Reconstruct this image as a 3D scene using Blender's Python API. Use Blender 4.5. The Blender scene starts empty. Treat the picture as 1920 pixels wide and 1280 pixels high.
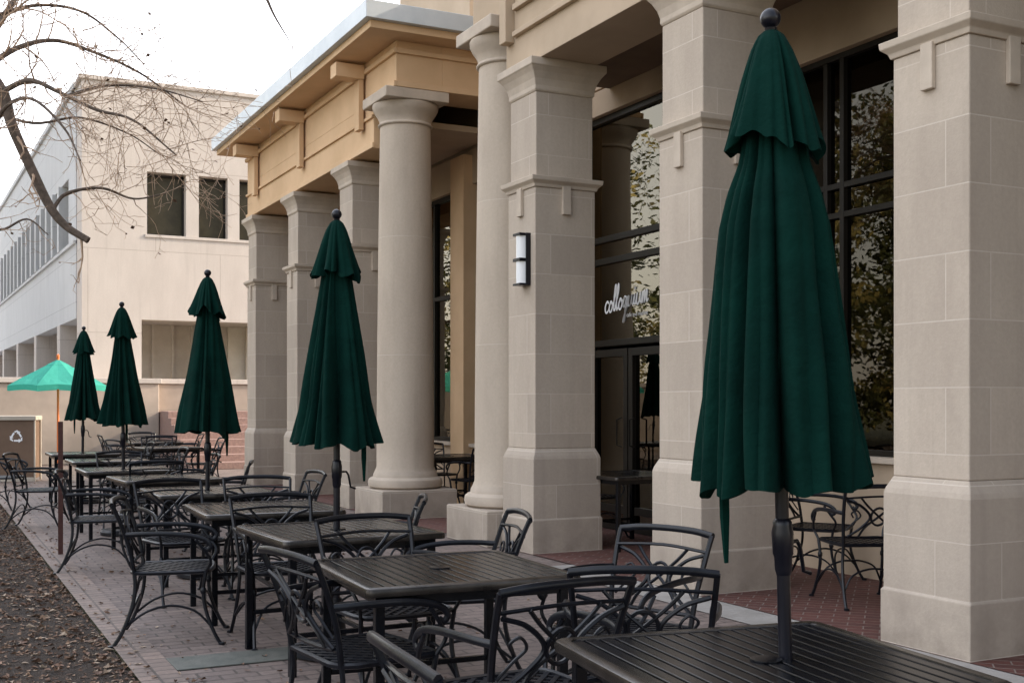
import bpy, math, random
from mathutils import Vector, Matrix, Euler, noise
random.seed(7)
S = bpy.context.scene
COL = S.collection

# ------------------------------------------------------------------ materials
def newmat(name):
    m = bpy.data.materials.new(name); m.use_nodes = True
    nt = m.node_tree; b = nt.nodes['Principled BSDF']
    return m, nt, b
def N(nt, t, **kw):
    n = nt.nodes.new(t)
    for k, v in kw.items(): setattr(n, k, v)
    return n
def math_node(nt, op, a, b=None, c=None):
    n = N(nt, 'ShaderNodeMath', operation=op)
    for i, x in enumerate((a, b, c)):
        if x is None: continue
        if isinstance(x, (int, float)): n.inputs[i].default_value = x
        else: nt.links.new(x, n.inputs[i])
    return n.outputs[0]
def mixc(nt, f, a, b, blend='MIX'):
    n = N(nt, 'ShaderNodeMix', data_type='RGBA', blend_type=blend)
    for i, x in ((0, f), (6, a), (7, b)):
        if isinstance(x, (int, float)): n.inputs[i].default_value = x
        elif isinstance(x, (tuple, list)): n.inputs[i].default_value = (*x[:3], 1)
        else: nt.links.new(x, n.inputs[i])
    return n.outputs[2]
def noise_fac(nt, vec, scale, detail=4, rough=.6, lo=.35, hi=.65):
    n = N(nt, 'ShaderNodeTexNoise'); n.inputs['Scale'].default_value = scale
    n.inputs['Detail'].default_value = detail; n.inputs['Roughness'].default_value = rough
    nt.links.new(vec, n.inputs['Vector'])
    r = N(nt, 'ShaderNodeMapRange'); r.inputs[1].default_value = lo; r.inputs[2].default_value = hi
    nt.links.new(n.outputs[0], r.inputs[0])
    return r.outputs[0]
def bump(nt, b, h, strength=.2, dist=.01):
    n = N(nt, 'ShaderNodeBump'); n.inputs['Strength'].default_value = strength
    n.inputs['Distance'].default_value = dist
    nt.links.new(h, n.inputs['Height']); nt.links.new(n.outputs[0], b.inputs['Normal'])
def simple(name, c1, c2=None, rough=.6, metal=0, scale=5, bs=.1, spec=.5, bd=.005, coat=0):
    m, nt, b = newmat(name)
    tc = N(nt, 'ShaderNodeTexCoord').outputs['Object']
    c2 = c2 or tuple(x*.75 for x in c1)
    f = noise_fac(nt, tc, scale)
    nt.links.new(mixc(nt, f, c1, c2), b.inputs['Base Color'])
    b.inputs['Roughness'].default_value = rough; b.inputs['Metallic'].default_value = metal
    b.inputs['Specular IOR Level'].default_value = spec
    if coat: b.inputs['Coat Weight'].default_value = coat
    if bs:
        f2 = noise_fac(nt, tc, scale*8, 4)
        bump(nt, b, f2, bs, bd)
    return m
def stone(name, c1, c2, course=.38, off=0., mortar=(.58, .51, .43), jw=.018, vert=0, tint=.17):
    m, nt, b = newmat(name)
    tc = N(nt, 'ShaderNodeTexCoord').outputs['Object']
    sp = N(nt, 'ShaderNodeSeparateXYZ'); nt.links.new(tc, sp.inputs[0])
    z = math_node(nt, 'DIVIDE', math_node(nt, 'SUBTRACT', sp.outputs[2], off), course)
    fr = math_node(nt, 'FRACT', z)
    fl = math_node(nt, 'FLOOR', z)
    mask = math_node(nt, 'LESS_THAN', fr, jw)
    geo = N(nt, 'ShaderNodeNewGeometry')
    gs = N(nt, 'ShaderNodeSeparateXYZ'); nt.links.new(geo.outputs['Normal'], gs.inputs[0])
    mask = math_node(nt, 'MULTIPLY', mask, math_node(nt, 'LESS_THAN', math_node(nt, 'ABSOLUTE', gs.outputs[2]), .5))
    seed = fl
    if vert:
        xy = math_node(nt, 'ADD', sp.outputs[0], sp.outputs[1])
        par = math_node(nt, 'MULTIPLY', math_node(nt, 'MODULO', math_node(nt,'ABSOLUTE',fl), 2), .5)
        q = math_node(nt, 'ADD', math_node(nt, 'DIVIDE', xy, vert), par)
        vf = math_node(nt, 'LESS_THAN', math_node(nt, 'FRACT', q), jw*course/vert)
        mask = math_node(nt, 'MAXIMUM', mask, vf)
        seed = math_node(nt, 'ADD', fl, math_node(nt, 'MULTIPLY', math_node(nt, 'FLOOR', q), 17.3))
    oi = N(nt, 'ShaderNodeObjectInfo')
    wn = N(nt, 'ShaderNodeTexWhiteNoise', noise_dimensions='2D')
    cb = N(nt, 'ShaderNodeCombineXYZ')
    nt.links.new(seed, cb.inputs[0])
    nrm = math_node(nt, 'ADD', math_node(nt, 'ROUND', math_node(nt, 'MULTIPLY', gs.outputs[0], 2)), oi.outputs['Random'])
    nt.links.new(nrm, cb.inputs[1]); nt.links.new(cb.outputs[0], wn.inputs['Vector'])
    mp = N(nt, 'ShaderNodeMapping'); mp.inputs['Scale'].default_value = (1, 1, .35)
    nt.links.new(tc, mp.inputs[0])
    f = noise_fac(nt, mp.outputs[0], 2.2, 5, .65, .3, .7)
    col = mixc(nt, f, c1, c2)
    f3 = noise_fac(nt, tc, 38, 3, .7, .3, .7)
    col = mixc(nt, math_node(nt, 'MULTIPLY', f3, .18), col, tuple(x*.55 for x in c2))
    col = mixc(nt, math_node(nt, 'MULTIPLY', wn.outputs[0], tint*2), col, tuple(x*.66 for x in c2))
    gr = N(nt, 'ShaderNodeMapRange'); gr.inputs[1].default_value = .5; gr.inputs[2].default_value = 0
    gr.inputs[3].default_value = 0; gr.inputs[4].default_value = .45
    nt.links.new(sp.outputs[2], gr.inputs[0])
    gf = math_node(nt, 'MULTIPLY', gr.outputs[0], noise_fac(nt, tc, 5, 5))
    col = mixc(nt, gf, col, (.17, .14, .11))
    m2 = N(nt, 'ShaderNodeMapping'); m2.inputs['Scale'].default_value = (9, 9, .5); nt.links.new(tc, m2.inputs[0])
    stf = noise_fac(nt, m2.outputs[0], 1, 3, .6, .55, .8)
    col = mixc(nt, math_node(nt, 'MULTIPLY', stf, .28), col, tuple(x*.6 for x in c2))
    jn = noise_fac(nt, tc, 7, 2, .5, .2, .8)
    col = mixc(nt, math_node(nt, 'MULTIPLY', mask, math_node(nt, 'ADD', math_node(nt, 'MULTIPLY', jn, .5), .5)), col, mortar)
    nt.links.new(col, b.inputs['Base Color'])
    b.inputs['Roughness'].default_value = .85; b.inputs['Specular IOR Level'].default_value = .25
    h = math_node(nt, 'SUBTRACT', math_node(nt, 'MULTIPLY', noise_fac(nt, tc, 60, 3), .35), mask)
    bump(nt, b, h, .35, .004)
    return m
def brickmat(name, c1, c2, mortar, rot=0., bw=.2, rh=.1, ms=.004, off=.5):
    m, nt, b = newmat(name)
    tc = N(nt, 'ShaderNodeTexCoord').outputs['Object']
    mp = N(nt, 'ShaderNodeMapping'); mp.inputs['Rotation'].default_value = (0, 0, rot)
    nt.links.new(tc, mp.inputs[0])
    br = N(nt, 'ShaderNodeTexBrick'); br.offset = off
    nt.links.new(mp.outputs[0], br.inputs['Vector'])
    br.inputs['Color1'].default_value = (*c1, 1); br.inputs['Color2'].default_value = (*c2, 1)
    br.inputs['Mortar'].default_value = (*mortar, 1); br.inputs['Scale'].default_value = 1
    br.inputs['Mortar Size'].default_value = ms; br.inputs['Mortar Smooth'].default_value = .2
    br.inputs['Brick Width'].default_value = bw; br.inputs['Row Height'].default_value = rh
    f = noise_fac(nt, tc, 1.3, 5, .65)
    col = mixc(nt, math_node(nt, 'MULTIPLY', f, .35), br.outputs[0], tuple(x*1.2+.02 for x in c1))
    f2 = noise_fac(nt, tc, 22, 4, .7)
    col = mixc(nt, math_node(nt, 'MULTIPLY', f2, .35), col, tuple(x*.5 for x in c2))
    nt.links.new(col, b.inputs['Base Color'])
    b.inputs['Roughness'].default_value = .7; b.inputs['Specular IOR Level'].default_value = .35
    h = math_node(nt, 'SUBTRACT', math_node(nt, 'MULTIPLY', f2, .3), br.outputs[1])
    bump(nt, b, h, .6, .007)
    return m

LIME = stone('limestone', (.55, .465, .375), (.44, .365, .295), vert=.9)
LIMEB = stone('limestone_plinth', (.53, .45, .365), (.425, .355, .29), course=.32, off=.01, vert=.9)
DRUM = stone('column_stone', (.58, .49, .39), (.47, .39, .31), course=1.48, off=.55, jw=.006, tint=.06)
TRIM = simple('trim_stone', (.54, .455, .365), (.43, .36, .29), .85, scale=3, bs=.15, spec=.25)
STUC = simple('bounce_lit_stucco', (.68, .47, .285), (.59, .40, .235), .9, scale=1.3, bs=.25, spec=.2, bd=.003)  # orange of warm light bounced onto the portico is mixed into this colour
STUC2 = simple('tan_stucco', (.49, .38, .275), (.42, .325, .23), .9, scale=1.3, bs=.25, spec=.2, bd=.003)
SOFF = simple('shaded_soffit', (.20, .14, .095), (.16, .11, .075), .9, scale=2)  # dark brown paints in the shade under the colonnade ceiling
EAVE = simple('pale_metal', (.62, .66, .68), (.52, .57, .6), .45, metal=.1, scale=2, bs=.05)
FRAME = simple('bronze_frame', (.012, .010, .008), (.018, .015, .012), .4, metal=.1, bs=0, spec=.3)
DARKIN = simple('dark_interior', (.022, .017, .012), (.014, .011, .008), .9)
PREC = stone('precast', (.60, .54, .49), (.52, .465, .42), course=2.05, off=1.1, jw=.008, vert=3.2, mortar=(.36, .31, .27), tint=.03)
PREC2 = stone('precast_side', (.60, .60, .60), (.53, .53, .53), course=1.2, off=.35, jw=.012, vert=0, mortar=(.3, .3, .3), tint=.03)
FINM = simple('recess_fins', (.72, .66, .58), (.62, .56, .48), .85, scale=2)
WALLM = simple('retaining_stone', (.47, .385, .32), (.30, .25, .21), .85, scale=.7, bs=.2)
GRAN = simple('pink_granite', (.32, .21, .18), (.23, .15, .13), .6, scale=20, bs=.05)
BLK = simple('cast_aluminium', (.003, .0037, .0065), (.008, .0095, .014), .34, metal=0, scale=14, bs=.12, bd=.002, spec=.34)
TBL = simple('powder_coat', (.0025, .003, .0045), (.005, .006, .009), .24, metal=0, scale=6, bs=.08, bd=.001, spec=.28)
TBLRIM = simple('worn_rim', (.02, .017, .015), (.05, .042, .036), .26, metal=.5, scale=9, bs=.05)
BALL = simple('gloss_black', (.005, .005, .009), (.007, .007, .012), .28, metal=0, bs=0, spec=.35)
WHITE = simple('white_vinyl', (.95, .95, .95), (.92, .92, .92), .6, bs=0)
CONC = simple('concrete', (.34, .315, .29), (.26, .24, .215), .85, scale=4, bs=.2)
PLATE = simple('green_plate', (.10, .11, .095), (.15, .15, .13), .6, metal=.2, scale=9, bs=.2)
RUST = simple('maroon_paint', (.05, .012, .010), (.08, .03, .02), .6, scale=20)
ORANGE = simple('orange_wood', (.80, .20, .05), (.70, .17, .04), .5, scale=8)
BIN = simple('bin_panel', (.17, .105, .065), (.14, .085, .052), .6, scale=3)
BINF = simple('bin_frame', (.50, .44, .36), (.44, .385, .31), .5, scale=3)
BARK = simple('bark', (.17, .125, .095), (.09, .067, .05), .9, scale=18, bs=.6, bd=.01)
TWIG = simple('sunlit_twig_bark', (.50, .35, .24), (.34, .235, .16), .8, scale=18, bs=0)  # sunlight and sky glare on the twigs are put into this paler tan
LAMPG = simple('opal_glass', (.80, .80, .80), (.76, .76, .76), .25, bs=0)
PAVE = brickmat('brick_paving', (.235, .18, .155), (.14, .108, .096), (.062, .052, .045), ms=.008)
PAVEI = brickmat('red_brick_floor', (.13, .048, .037), (.085, .034, .028), (.24, .20, .17), rot=math.radians(45), ms=.005)
BORD = brickmat('brick_border', (.27, .20, .165), (.18, .14, .12), (.07, .058, .05), bw=.22, rh=.1, off=0, ms=.008)
MULCH = simple('mulch', (.11, .073, .05), (.04, .027, .019), .95, scale=16, bs=.9, bd=.03)
GROUNDM = simple('lawn_and_earth', (.20, .18, .11), (.13, .13, .07), .95, scale=.6, bs=.3)
LEAFM = [simple('dry_leaf_a', (.30, .195, .125), (.20, .12, .075), .8, scale=3, bs=0),
         simple('dry_leaf_b', (.18, .10, .062), (.11, .062, .04), .8, scale=3, bs=0),
         simple('dry_leaf_c', (.44, .34, .25), (.32, .24, .17), .8, scale=3, bs=0)]
GREENLEAF = simple('evergreen_leaf', (.17, .17, .05), (.06, .08, .025), .6, scale=.9, bs=0)
YLEAF = simple('olive_leaf', (.58, .48, .18), (.30, .26, .09), .6, scale=.9, bs=0)

def fabric(name, c1, c2, trans=0):
    m, nt, b = newmat(name)
    tc = N(nt, 'ShaderNodeTexCoord').outputs['Object']
    f = noise_fac(nt, tc, 4, 4)
    f2 = noise_fac(nt, tc, 500, 1)
    col = mixc(nt, f, c1, c2)
    nt.links.new(col, b.inputs['Base Color'])
    b.inputs['Roughness'].default_value = .9
    b.inputs['Specular IOR Level'].default_value = .08
    bump(nt, b, math_node(nt,'ADD',math_node(nt,'MULTIPLY',f2,.06),noise_fac(nt, tc, 12, 4)), .5, .007)
    if trans:
        t = N(nt, 'ShaderNodeBsdfTranslucent'); t.inputs[0].default_value = (*c1, 1)
        mx = N(nt, 'ShaderNodeMixShader'); mx.inputs[0].default_value = trans
        nt.links.new(b.outputs[0], mx.inputs[1]); nt.links.new(t.outputs[0], mx.inputs[2])
        nt.links.new(mx.outputs[0], nt.nodes['Material Output'].inputs[0])
    return m
GREEN = fabric('dark_green_canvas', (.0016, .0225, .0165), (.0011, .0155, .0118))
TEAL = fabric('bright_green_canvas', (.10, .55, .44), (.08, .47, .38), .5)

def glassmat(name, base, k):
    m, nt, b = newmat(name)
    nt.nodes.remove(b)
    g = N(nt, 'ShaderNodeBsdfGlossy'); g.inputs['Roughness'].default_value = .01
    g.inputs[0].default_value = (.92, .84, .68, 1)
    t = N(nt, 'ShaderNodeBsdfTransparent'); t.inputs[0].default_value = (.26, .23, .19, 1)
    fr = N(nt, 'ShaderNodeFresnel'); fr.inputs[0].default_value = 1.5
    tc = N(nt, 'ShaderNodeTexCoord').outputs['Object']
    nz = N(nt, 'ShaderNodeTexNoise'); nz.inputs['Scale'].default_value = .7
    nt.links.new(tc, nz.inputs['Vector'])
    bp = N(nt, 'ShaderNodeBump'); bp.inputs['Strength'].default_value = .05; bp.inputs['Distance'].default_value = .05
    nt.links.new(nz.outputs[0], bp.inputs['Height']); nt.links.new(bp.outputs[0], g.inputs['Normal'])
    f = math_node(nt, 'ADD', math_node(nt, 'MULTIPLY', fr.outputs[0], k), base)
    mx = N(nt, 'ShaderNodeMixShader')
    nt.links.new(f, mx.inputs[0]); nt.links.new(t.outputs[0], mx.inputs[1]); nt.links.new(g.outputs[0], mx.inputs[2])
    nt.links.new(mx.outputs[0], nt.nodes['Material Output'].inputs[0])
    return m
GLASS = glassmat('window_glass', .0, .85)
GLASS2 = glassmat('coated_glass', .07, .9)
DGLASS = simple('dark_glass', (.05, .043, .026), (.07, .06, .036), .4, bs=0, spec=.2)

# ------------------------------------------------------------------ mesh builder
class MB:
    def __init__(s): s.v = []; s.f = []; s.m = []
    def add(s, vs, fs, mi=0):
        o = len(s.v); s.v += [tuple(x) for x in vs]
        for f in fs: s.f.append(tuple(i+o for i in f)); s.m.append(mi)
    def box(s, x0, y0, z0, x1, y1, z1, mi=0):
        s.add([(x0,y0,z0),(x1,y0,z0),(x1,y1,z0),(x0,y1,z0),(x0,y0,z1),(x1,y0,z1),(x1,y1,z1),(x0,y1,z1)],
              [(3,2,1,0),(4,5,6,7),(0,1,5,4),(1,2,6,5),(2,3,7,6),(3,0,4,7)], mi)
    def loft(s, rings, cap=True, mi=0, closed=True):
        n = len(rings[0]); vs = [p for r in rings for p in r]; fs = []
        for i in range(len(rings)-1):
            for j in range(n if closed else n-1):
                a = i*n+j; b = i*n+(j+1) % n
                fs.append((a, b, b+n, a+n))
        if cap and closed:
            fs.append(tuple(range(n-1, -1, -1))); fs.append(tuple(range((len(rings)-1)*n, len(rings)*n)))
        s.add(vs, fs, mi)
    def square(s, prof, cx=0, cy=0, mi=0, ex=0):
        s.loft([[(cx-h-ex,cy-h,z),(cx+h+ex,cy-h,z),(cx+h+ex,cy+h,z),(cx-h-ex,cy+h,z)] for z, h in prof], mi=mi)
    def lathe(s, prof, n=24, cx=0, cy=0, mi=0):
        s.loft([[(cx+r*math.cos(2*math.pi*k/n), cy+r*math.sin(2*math.pi*k/n), z) for k in range(n)] for z, r in prof], mi=mi)
    def tube(s, pts, r, n=6, r2=None, cap=True, mi=0):
        pts = [Vector(p) for p in pts]; m = len(pts)
        up = None; rings = []
        for i, p in enumerate(pts):
            t = (pts[min(i+1, m-1)]-pts[max(i-1, 0)])
            if t.length < 1e-9: t = Vector((0,0,1))
            t.normalize()
            if up is None:
                ref = Vector((1,0,0)) if abs(t.x) < .8 else Vector((0,0,1))
                up = (ref - t*ref.dot(t)).normalized()
            else:
                up = up - t*up.dot(t)
                up = up.normalized() if up.length > 1e-6 else t.orthogonal().normalized()
            w = t.cross(up)
            ra = r[i] if isinstance(r, (list, tuple)) else r
            rb = ra if r2 is None else r2
            rings.append([p+up*ra*math.cos(2*math.pi*k/n+.4)+w*rb*math.sin(2*math.pi*k/n+.4) for k in range(n)])
        s.loft(rings, cap=cap, mi=mi)
    def mesh(s, name, mats, smooth=False, bev=0):
        me = bpy.data.meshes.new(name); me.from_pydata(s.v, [], s.f)
        mats = mats if isinstance(mats, (list, tuple)) else [mats]
        for m in mats: me.materials.append(m)
        if len(mats) > 1: me.polygons.foreach_set('material_index', s.m)
        if smooth:
            me.polygons.foreach_set('use_smooth', [True]*len(me.polygons))
            try: me.set_sharp_from_angle(angle=math.radians(40))
            except Exception: pass
        me.update()
        return me
def cat(pts, k=5):
    P = [Vector(p) for p in pts]; P = [P[0]*2-P[1]]+P+[P[-1]*2-P[-2]]; out = []
    for i in range(1, len(P)-2):
        for j in range(k):
            t = j/k; a, b, c, d = P[i-1], P[i], P[i+1], P[i+2]
            out.append(.5*((2*b)+(c-a)*t+(2*a-5*b+4*c-d)*t*t+(3*b-a-3*c+d)*t**3))
    out.append(P[-2]); return out

def obj(name, me, parent=None, loc=(0,0,0), rot=0, bev=0, **props):
    o = bpy.data.objects.new(name, me); COL.objects.link(o)
    o.location = loc; o.rotation_euler = (0, 0, rot)
    if parent: o.parent = parent
    if bev:
        b = o.modifiers.new('bevel', 'BEVEL'); b.width = bev; b.segments = 2; b.limit_method = 'ANGLE'
    for k, v in props.items(): o[k] = v
    return o
def thing(name, loc, rot=0, **props):
    e = obj(name, None, None, loc, rot, **props); e.empty_display_size = .2
    return e
def copy_tree(src, loc, rot=0, **props):
    n = src.copy(); COL.objects.link(n); n.location = loc; n.rotation_euler = (0,0,rot)
    for k, v in props.items(): n[k] = v
    def rec(a, b):
        for c in a.children:
            d = c.copy(); d.parent = b; COL.objects.link(d); rec(c, d)
    rec(src, n)
    return n

# ------------------------------------------------------------------ ground
def sheet(name, x0, y0, x1, y1, z, mat, **props):
    b = MB(); b.add([(x0,y0,z),(x1,y0,z),(x1,y1,z),(x0,y1,z)], [(0,1,2,3)])
    return obj(name, b.mesh(name, mat), kind='structure', **props)
sheet('ground', -600, -600, 600, 900, -.03, GROUNDM)
b = MB(); b.add([(1.2,-6,0),(14,-6,0),(14,30,0),(1.2,30,0)], [(0,1,2,3)])
b.add([(-16,23.5,0),(1.2,23.5,0),(1.2,30,0),(-16,30,0)], [(0,1,2,3)])
obj('brick_pavement', b.mesh('brick_pavement', PAVE), kind='structure')
sheet('brick_edging', 1.0, -6, 1.215, 23.5, .012, BORD)
sheet('stone_curb_strip', 4.78, -6, 5.14, 9.0, .006, CONC)
sheet('colonnade_floor', 5.14, -6, 6.95, 21.2, .010, PAVEI)
b = MB(); nx, ny = 90, 160
def bedh(x, y):
    h = noise.noise(Vector((x*1.3, y*1.3, 0)))*.05+noise.noise(Vector((x*7, y*7, 3)))*.018+.02
    return -.01+h*min(1, (1.0-x)/.4)+.06*min(1,(1-x)/2)
for j in range(ny+1):
    for i in range(nx+1):
        x = 1.0-9*(i/nx)**1.5; y = -3+26.5*j/ny
        b.v.append((x, y, bedh(x, y)))
for j in range(ny):
    for i in range(nx):
        a = j*(nx+1)+i; b.f.append((a+1, a, a+nx+1, a+nx+2)); b.m.append(0)
obj('mulch_bed', b.mesh('mulch_bed', MULCH, True), kind='structure')
b = MB()
def leaf(x, y, z, s):
    a = random.random()*6.28; ca, sa = math.cos(a), math.sin(a)
    t1, t2 = random.uniform(-.5, .9)*s, random.uniform(-.3, .9)*s
    lob = random.uniform(.3, .6)
    pts = [(-s,0,0.1*s),(-.2*s,-lob*s,t1*.6),(.4*s,-lob*.8*s,t1),(s,0,t2*.5),(.4*s,lob*.8*s,t1*.7),(-.2*s,lob*s,t2),(0,0,0)]
    vs = [(x+p[0]*ca-p[1]*sa, y+p[0]*sa+p[1]*ca, z+abs(p[2])+.004) for p in pts]
    b.add(vs, [(0,1,6),(1,2,6),(2,3,6),(3,4,6),(4,5,6),(5,0,6)], random.choice((0,0,0,1,1,1,1,2)))
for i in range(24000):
    y = 4.5+random.random()**1.2*18.5; x = 1.0-random.random()**1.15*3.2
    leaf(x, y, (bedh(x, y) if x < 1 else .012), random.uniform(.007, .024) if random.random() < .92 else random.uniform(.024,.042))
for i in range(900):
    y = random.uniform(4.5, 23); x = 1.05+random.random()**2.2*3.4
    leaf(x, y, .012 if x < 1.22 else .002, random.uniform(.010, .028))
obj('leaf_litter', b.mesh('leaf_litter', LEAFM), kind='stuff', label='dry brown fallen leaves on mulch and paving', category='leaves')
t = thing('drain_cover', (1.62, 6.55, 0), 0, label='greenish metal drain cover set in brick paving', category='drain cover')
b = MB(); b.box(-.40, -.16, .002, .40, .16, .010); obj('cover_plate', b.mesh('cover_plate', PLATE), t, bev=.003)

# ------------------------------------------------------------------ cafe building
BO = Vector((6.3, 9, 0))
cafe = thing('cafe_building', BO, 0, label='limestone and warm lit stucco cafe building with pillared colonnade', category='building')
def bpart(name, mb, mat, bev=.006, smooth=False, parent=None, **p):
    return obj(name, mb.mesh(name, mat, smooth), parent or cafe, (-BO if parent is None else (0,0,0)), bev=bev, **p)
def boxes(name, lst, mat, **k):
    mb = MB()
    for q in lst: mb.box(*q)
    return bpart(name, mb, mat, **k)
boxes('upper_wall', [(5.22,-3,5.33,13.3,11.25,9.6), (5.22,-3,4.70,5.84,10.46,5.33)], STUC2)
boxes('wall_bracket', [(5.12,10.28,4.98,5.22,10.42,5.9),(5.05,10.24,5.9,5.22,10.46,6.05)], STUC2)
boxes('wall_band', [(5.17,-3,5.28,5.22,10.24,5.34)], STUC2)
boxes('wall_band', [(5.17,-3,5.02,5.22,10.24,5.07)], STUC2)
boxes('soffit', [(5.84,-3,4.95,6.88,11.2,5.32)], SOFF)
boxes('portico_entablature', [(5.22,14.3,4.73,5.84,20.85,5.33),(5.22,13.5,5.33,5.84,20.85,5.90),
      (5.84,13.5,5.33,6.9,14.1,5.90),(5.84,20.25,4.73,6.9,20.85,5.90)], STUC)
boxes('portico_moulding', [(5.18,13.46,5.74,5.22,20.89,5.80),(5.22,13.46,5.74,6.9,13.5,5.80)], STUC)
boxes('portico_moulding', [(5.19,14.3,5.12,5.22,20.87,5.16)], STUC)
boxes('portico_moulding', [(5.19,14.27,4.73,5.22,20.87,4.80)], STUC)
boxes('portico_moulding', [(5.18,13.47,5.33,5.22,14.3,5.40),(5.22,13.47,5.33,6.9,13.5,5.40)], STUC)
for y in (14.6, 17.3, 20.0):
    boxes('eave_bracket', [(5.12,y,5.02,5.19,y+.17,5.68),(4.80,y-.03,5.68,5.19,y+.20,5.86)], STUC)
boxes('portico_eave', [(4.76,13.16,5.90,9,21.25,5.99)], STUC)
boxes('roof_edge', [(4.68,13.08,5.99,9,21.33,6.20)], EAVE)
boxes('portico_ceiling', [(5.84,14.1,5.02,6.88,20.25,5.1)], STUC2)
boxes('attic_wall', [(6.4,13.9,6.20,13.3,16.4,8.3)], STUC2)
boxes('link_wall', [(6.92,11.25,5.02,13.3,13.5,7.2),(6.92,13.5,5.0,13.3,20.85,5.9)], STUC2)
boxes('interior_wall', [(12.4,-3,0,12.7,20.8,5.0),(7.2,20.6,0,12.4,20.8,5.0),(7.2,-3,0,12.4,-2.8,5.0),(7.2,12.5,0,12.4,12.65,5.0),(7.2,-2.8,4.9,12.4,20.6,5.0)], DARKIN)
boxes('base_wall', [(6.88,-3,0,7.16,9.8,.95)], STUC2)
boxes('base_wall', [(6.88,12.2,0,7.16,20.8,.82)], STUC2)
boxes('window_sill', [(6.82,-3,.95,7.18,9.8,1.0)], TRIM)
boxes('window_sill', [(6.82,12.2,.82,7.18,20.8,.87)], TRIM)
boxes('lintel', [(6.88,-3,4.40,7.16,9.8,4.98),(6.88,9.8,4.70,7.16,12.2,4.98),(6.88,12.2,4.5,7.16,20.8,4.98)], STUC2)
boxes('pilaster', [(6.78,9.6,0,7.20,9.9,4.70)], STUC2)
boxes('pilaster', [(6.78,11.92,0,7.20,12.35,4.70)], STUC)
boxes('pilaster', [(6.74,14.85,0,7.20,15.3,4.9)], STUC)
boxes('pilaster', [(6.74,17.55,0,7.20,18.0,4.9)], STUC)
boxes('pilaster', [(6.74,20.3,0,7.20,20.75,4.9)], STUC)

def window(name, y0, y1, z0, z1, ms, ts, w=.05, x=7.0, parent=None, gm=None, **p):
    mb = MB()
    mb.box(x-.05,y0,z0,x+.05,y0+w,z1); mb.box(x-.05,y1-w,z0,x+.05,y1,z1)
    mb.box(x-.05,y0+w,z0,x+.05,y1-w,z0+w); mb.box(x-.05,y0+w,z1-w,x+.05,y1-w,z1)
    for y in ms: mb.box(x-.045,y-w/2,z0+w,x+.045,y+w/2,z1-w)
    for z in ts: mb.box(x-.042,y0+w,z-w/2,x+.042,y1-w,z+w/2)
    o = bpart(name, mb, FRAME, bev=.003, **p)
    g = MB(); g.add([(x,y0+w/2,z0+w/2),(x,y0+w/2,z1-w/2),(x,y1-w/2,z1-w/2),(x,y1-w/2,z0+w/2)], [(0,1,2,3)])
    obj('glass', g.mesh('glass', gm or GLASS), o)
    return o
window('window', 4.3, 9.6, 1.0, 4.40, [5.2, 6.4, 7.58, 7.78, 8.9], [3.03, 3.28])
window('window', -2.5, 4.3, 1.0, 4.40, [-1, .5, 2, 3.2], [3.03, 3.28])
shopwin = window('window', 9.9, 11.92, 2.08, 4.70, [], [2.11, 3.05, 3.30], w=.07, gm=GLASS2)
window('window', 12.35, 14.85, .87, 4.5, [13.6], [3.0], w=.06, gm=GLASS2)
window('window', 15.3, 17.55, .87, 4.5, [16.4], [3.0], w=.06, gm=GLASS2)
window('window', 18.0, 20.3, .87, 4.5, [], [3.0], w=.06, gm=GLASS2)
for y0, hy in ((10.12, 10.80), (10.94, 11.06)):
    d = window('door', y0, y0+.80, .015, 2.04, [], [.25], w=.085, x=7.0, gm=GLASS2)
    hb = MB(); hb.tube([(6.95,hy,.95),(6.89,hy,.97),(6.89,hy,1.25),(6.95,hy,1.27)], .010, 8)
    obj('handle', hb.mesh('handle', FRAME, True), d)
boxes('door_surround', [(6.96,9.9,0,7.05,10.12,2.08)], FRAME)
boxes('door_surround', [(6.96,11.74,0,7.05,11.92,2.08)], FRAME)

mb = MB()
L = {'c':([(.75,.8),(.45,1),(.12,.6),(.2,.1),(.5,0),(.8,.25)],.8),
 'o':([(.1,.5),(.35,.98),(.1,.5),(.2,.05),(.5,.02),(.7,.5),(.42,.96),(.5,.75),(.8,.72)],.8),
 'l':([(.0,.5),(.42,1.6),(.38,2.3),(.22,2.0),(.14,.7),(.25,.02),(.5,.25)],.5),
 'q':([(.1,.5),(.35,1),(.7,.85),(.35,1),(.1,.5),(.3,.03),(.6,.4),(.76,1),(.66,0),(.55,-1.1),(.35,-1.3),(.4,-.9),(.95,.15)],.95),
 'u':([(.0,.3),(.15,1),(.12,.3),(.34,0),(.62,.3),(.76,1),(.74,.25),(1.0,.12)],1.0),
 'i':([(.0,.12),(.2,1),(.16,.2),(.5,.12)],.5),
 'm':([(0,.12),(.16,1),(.14,0),(.34,.9),(.50,.92),(.54,0),(.76,.9),(.92,.92),(.94,.1),(1.25,.25)],1.25)}
sc = .93/8.3; cx = 0; path = []
def place(px, py):
    s_ = (px+py*.12)*sc; return Vector((6.992, 11.49-s_, 2.46+py*sc*1.1+.08*s_))
for ch in 'colloquium':
    pts, w = L[ch]
    path += [place(cx+a, q) for a, q in pts]
    if ch == 'i':
        c = place(cx+.25, 1.5); mb.box(c.x-.003, c.y-.012, c.z-.012, c.x+.003, c.y+.012, c.z+.012)
    cx += w
mb.tube(cat(path, 6), .003, 6, r2=.0125)
let = bpart('lettering', mb, WHITE, bev=0, parent=shopwin)
cu = bpy.data.curves.new('small_text', 'FONT'); cu.body = 'cafe and market'; cu.size = .066; cu.extrude = .001
to = bpy.data.objects.new('tmp_text', cu); COL.objects.link(to)
bpy.context.view_layer.update()
me = bpy.data.meshes.new_from_object(to.evaluated_get(bpy.context.evaluated_depsgraph_get()))
bpy.data.objects.remove(to)
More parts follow.
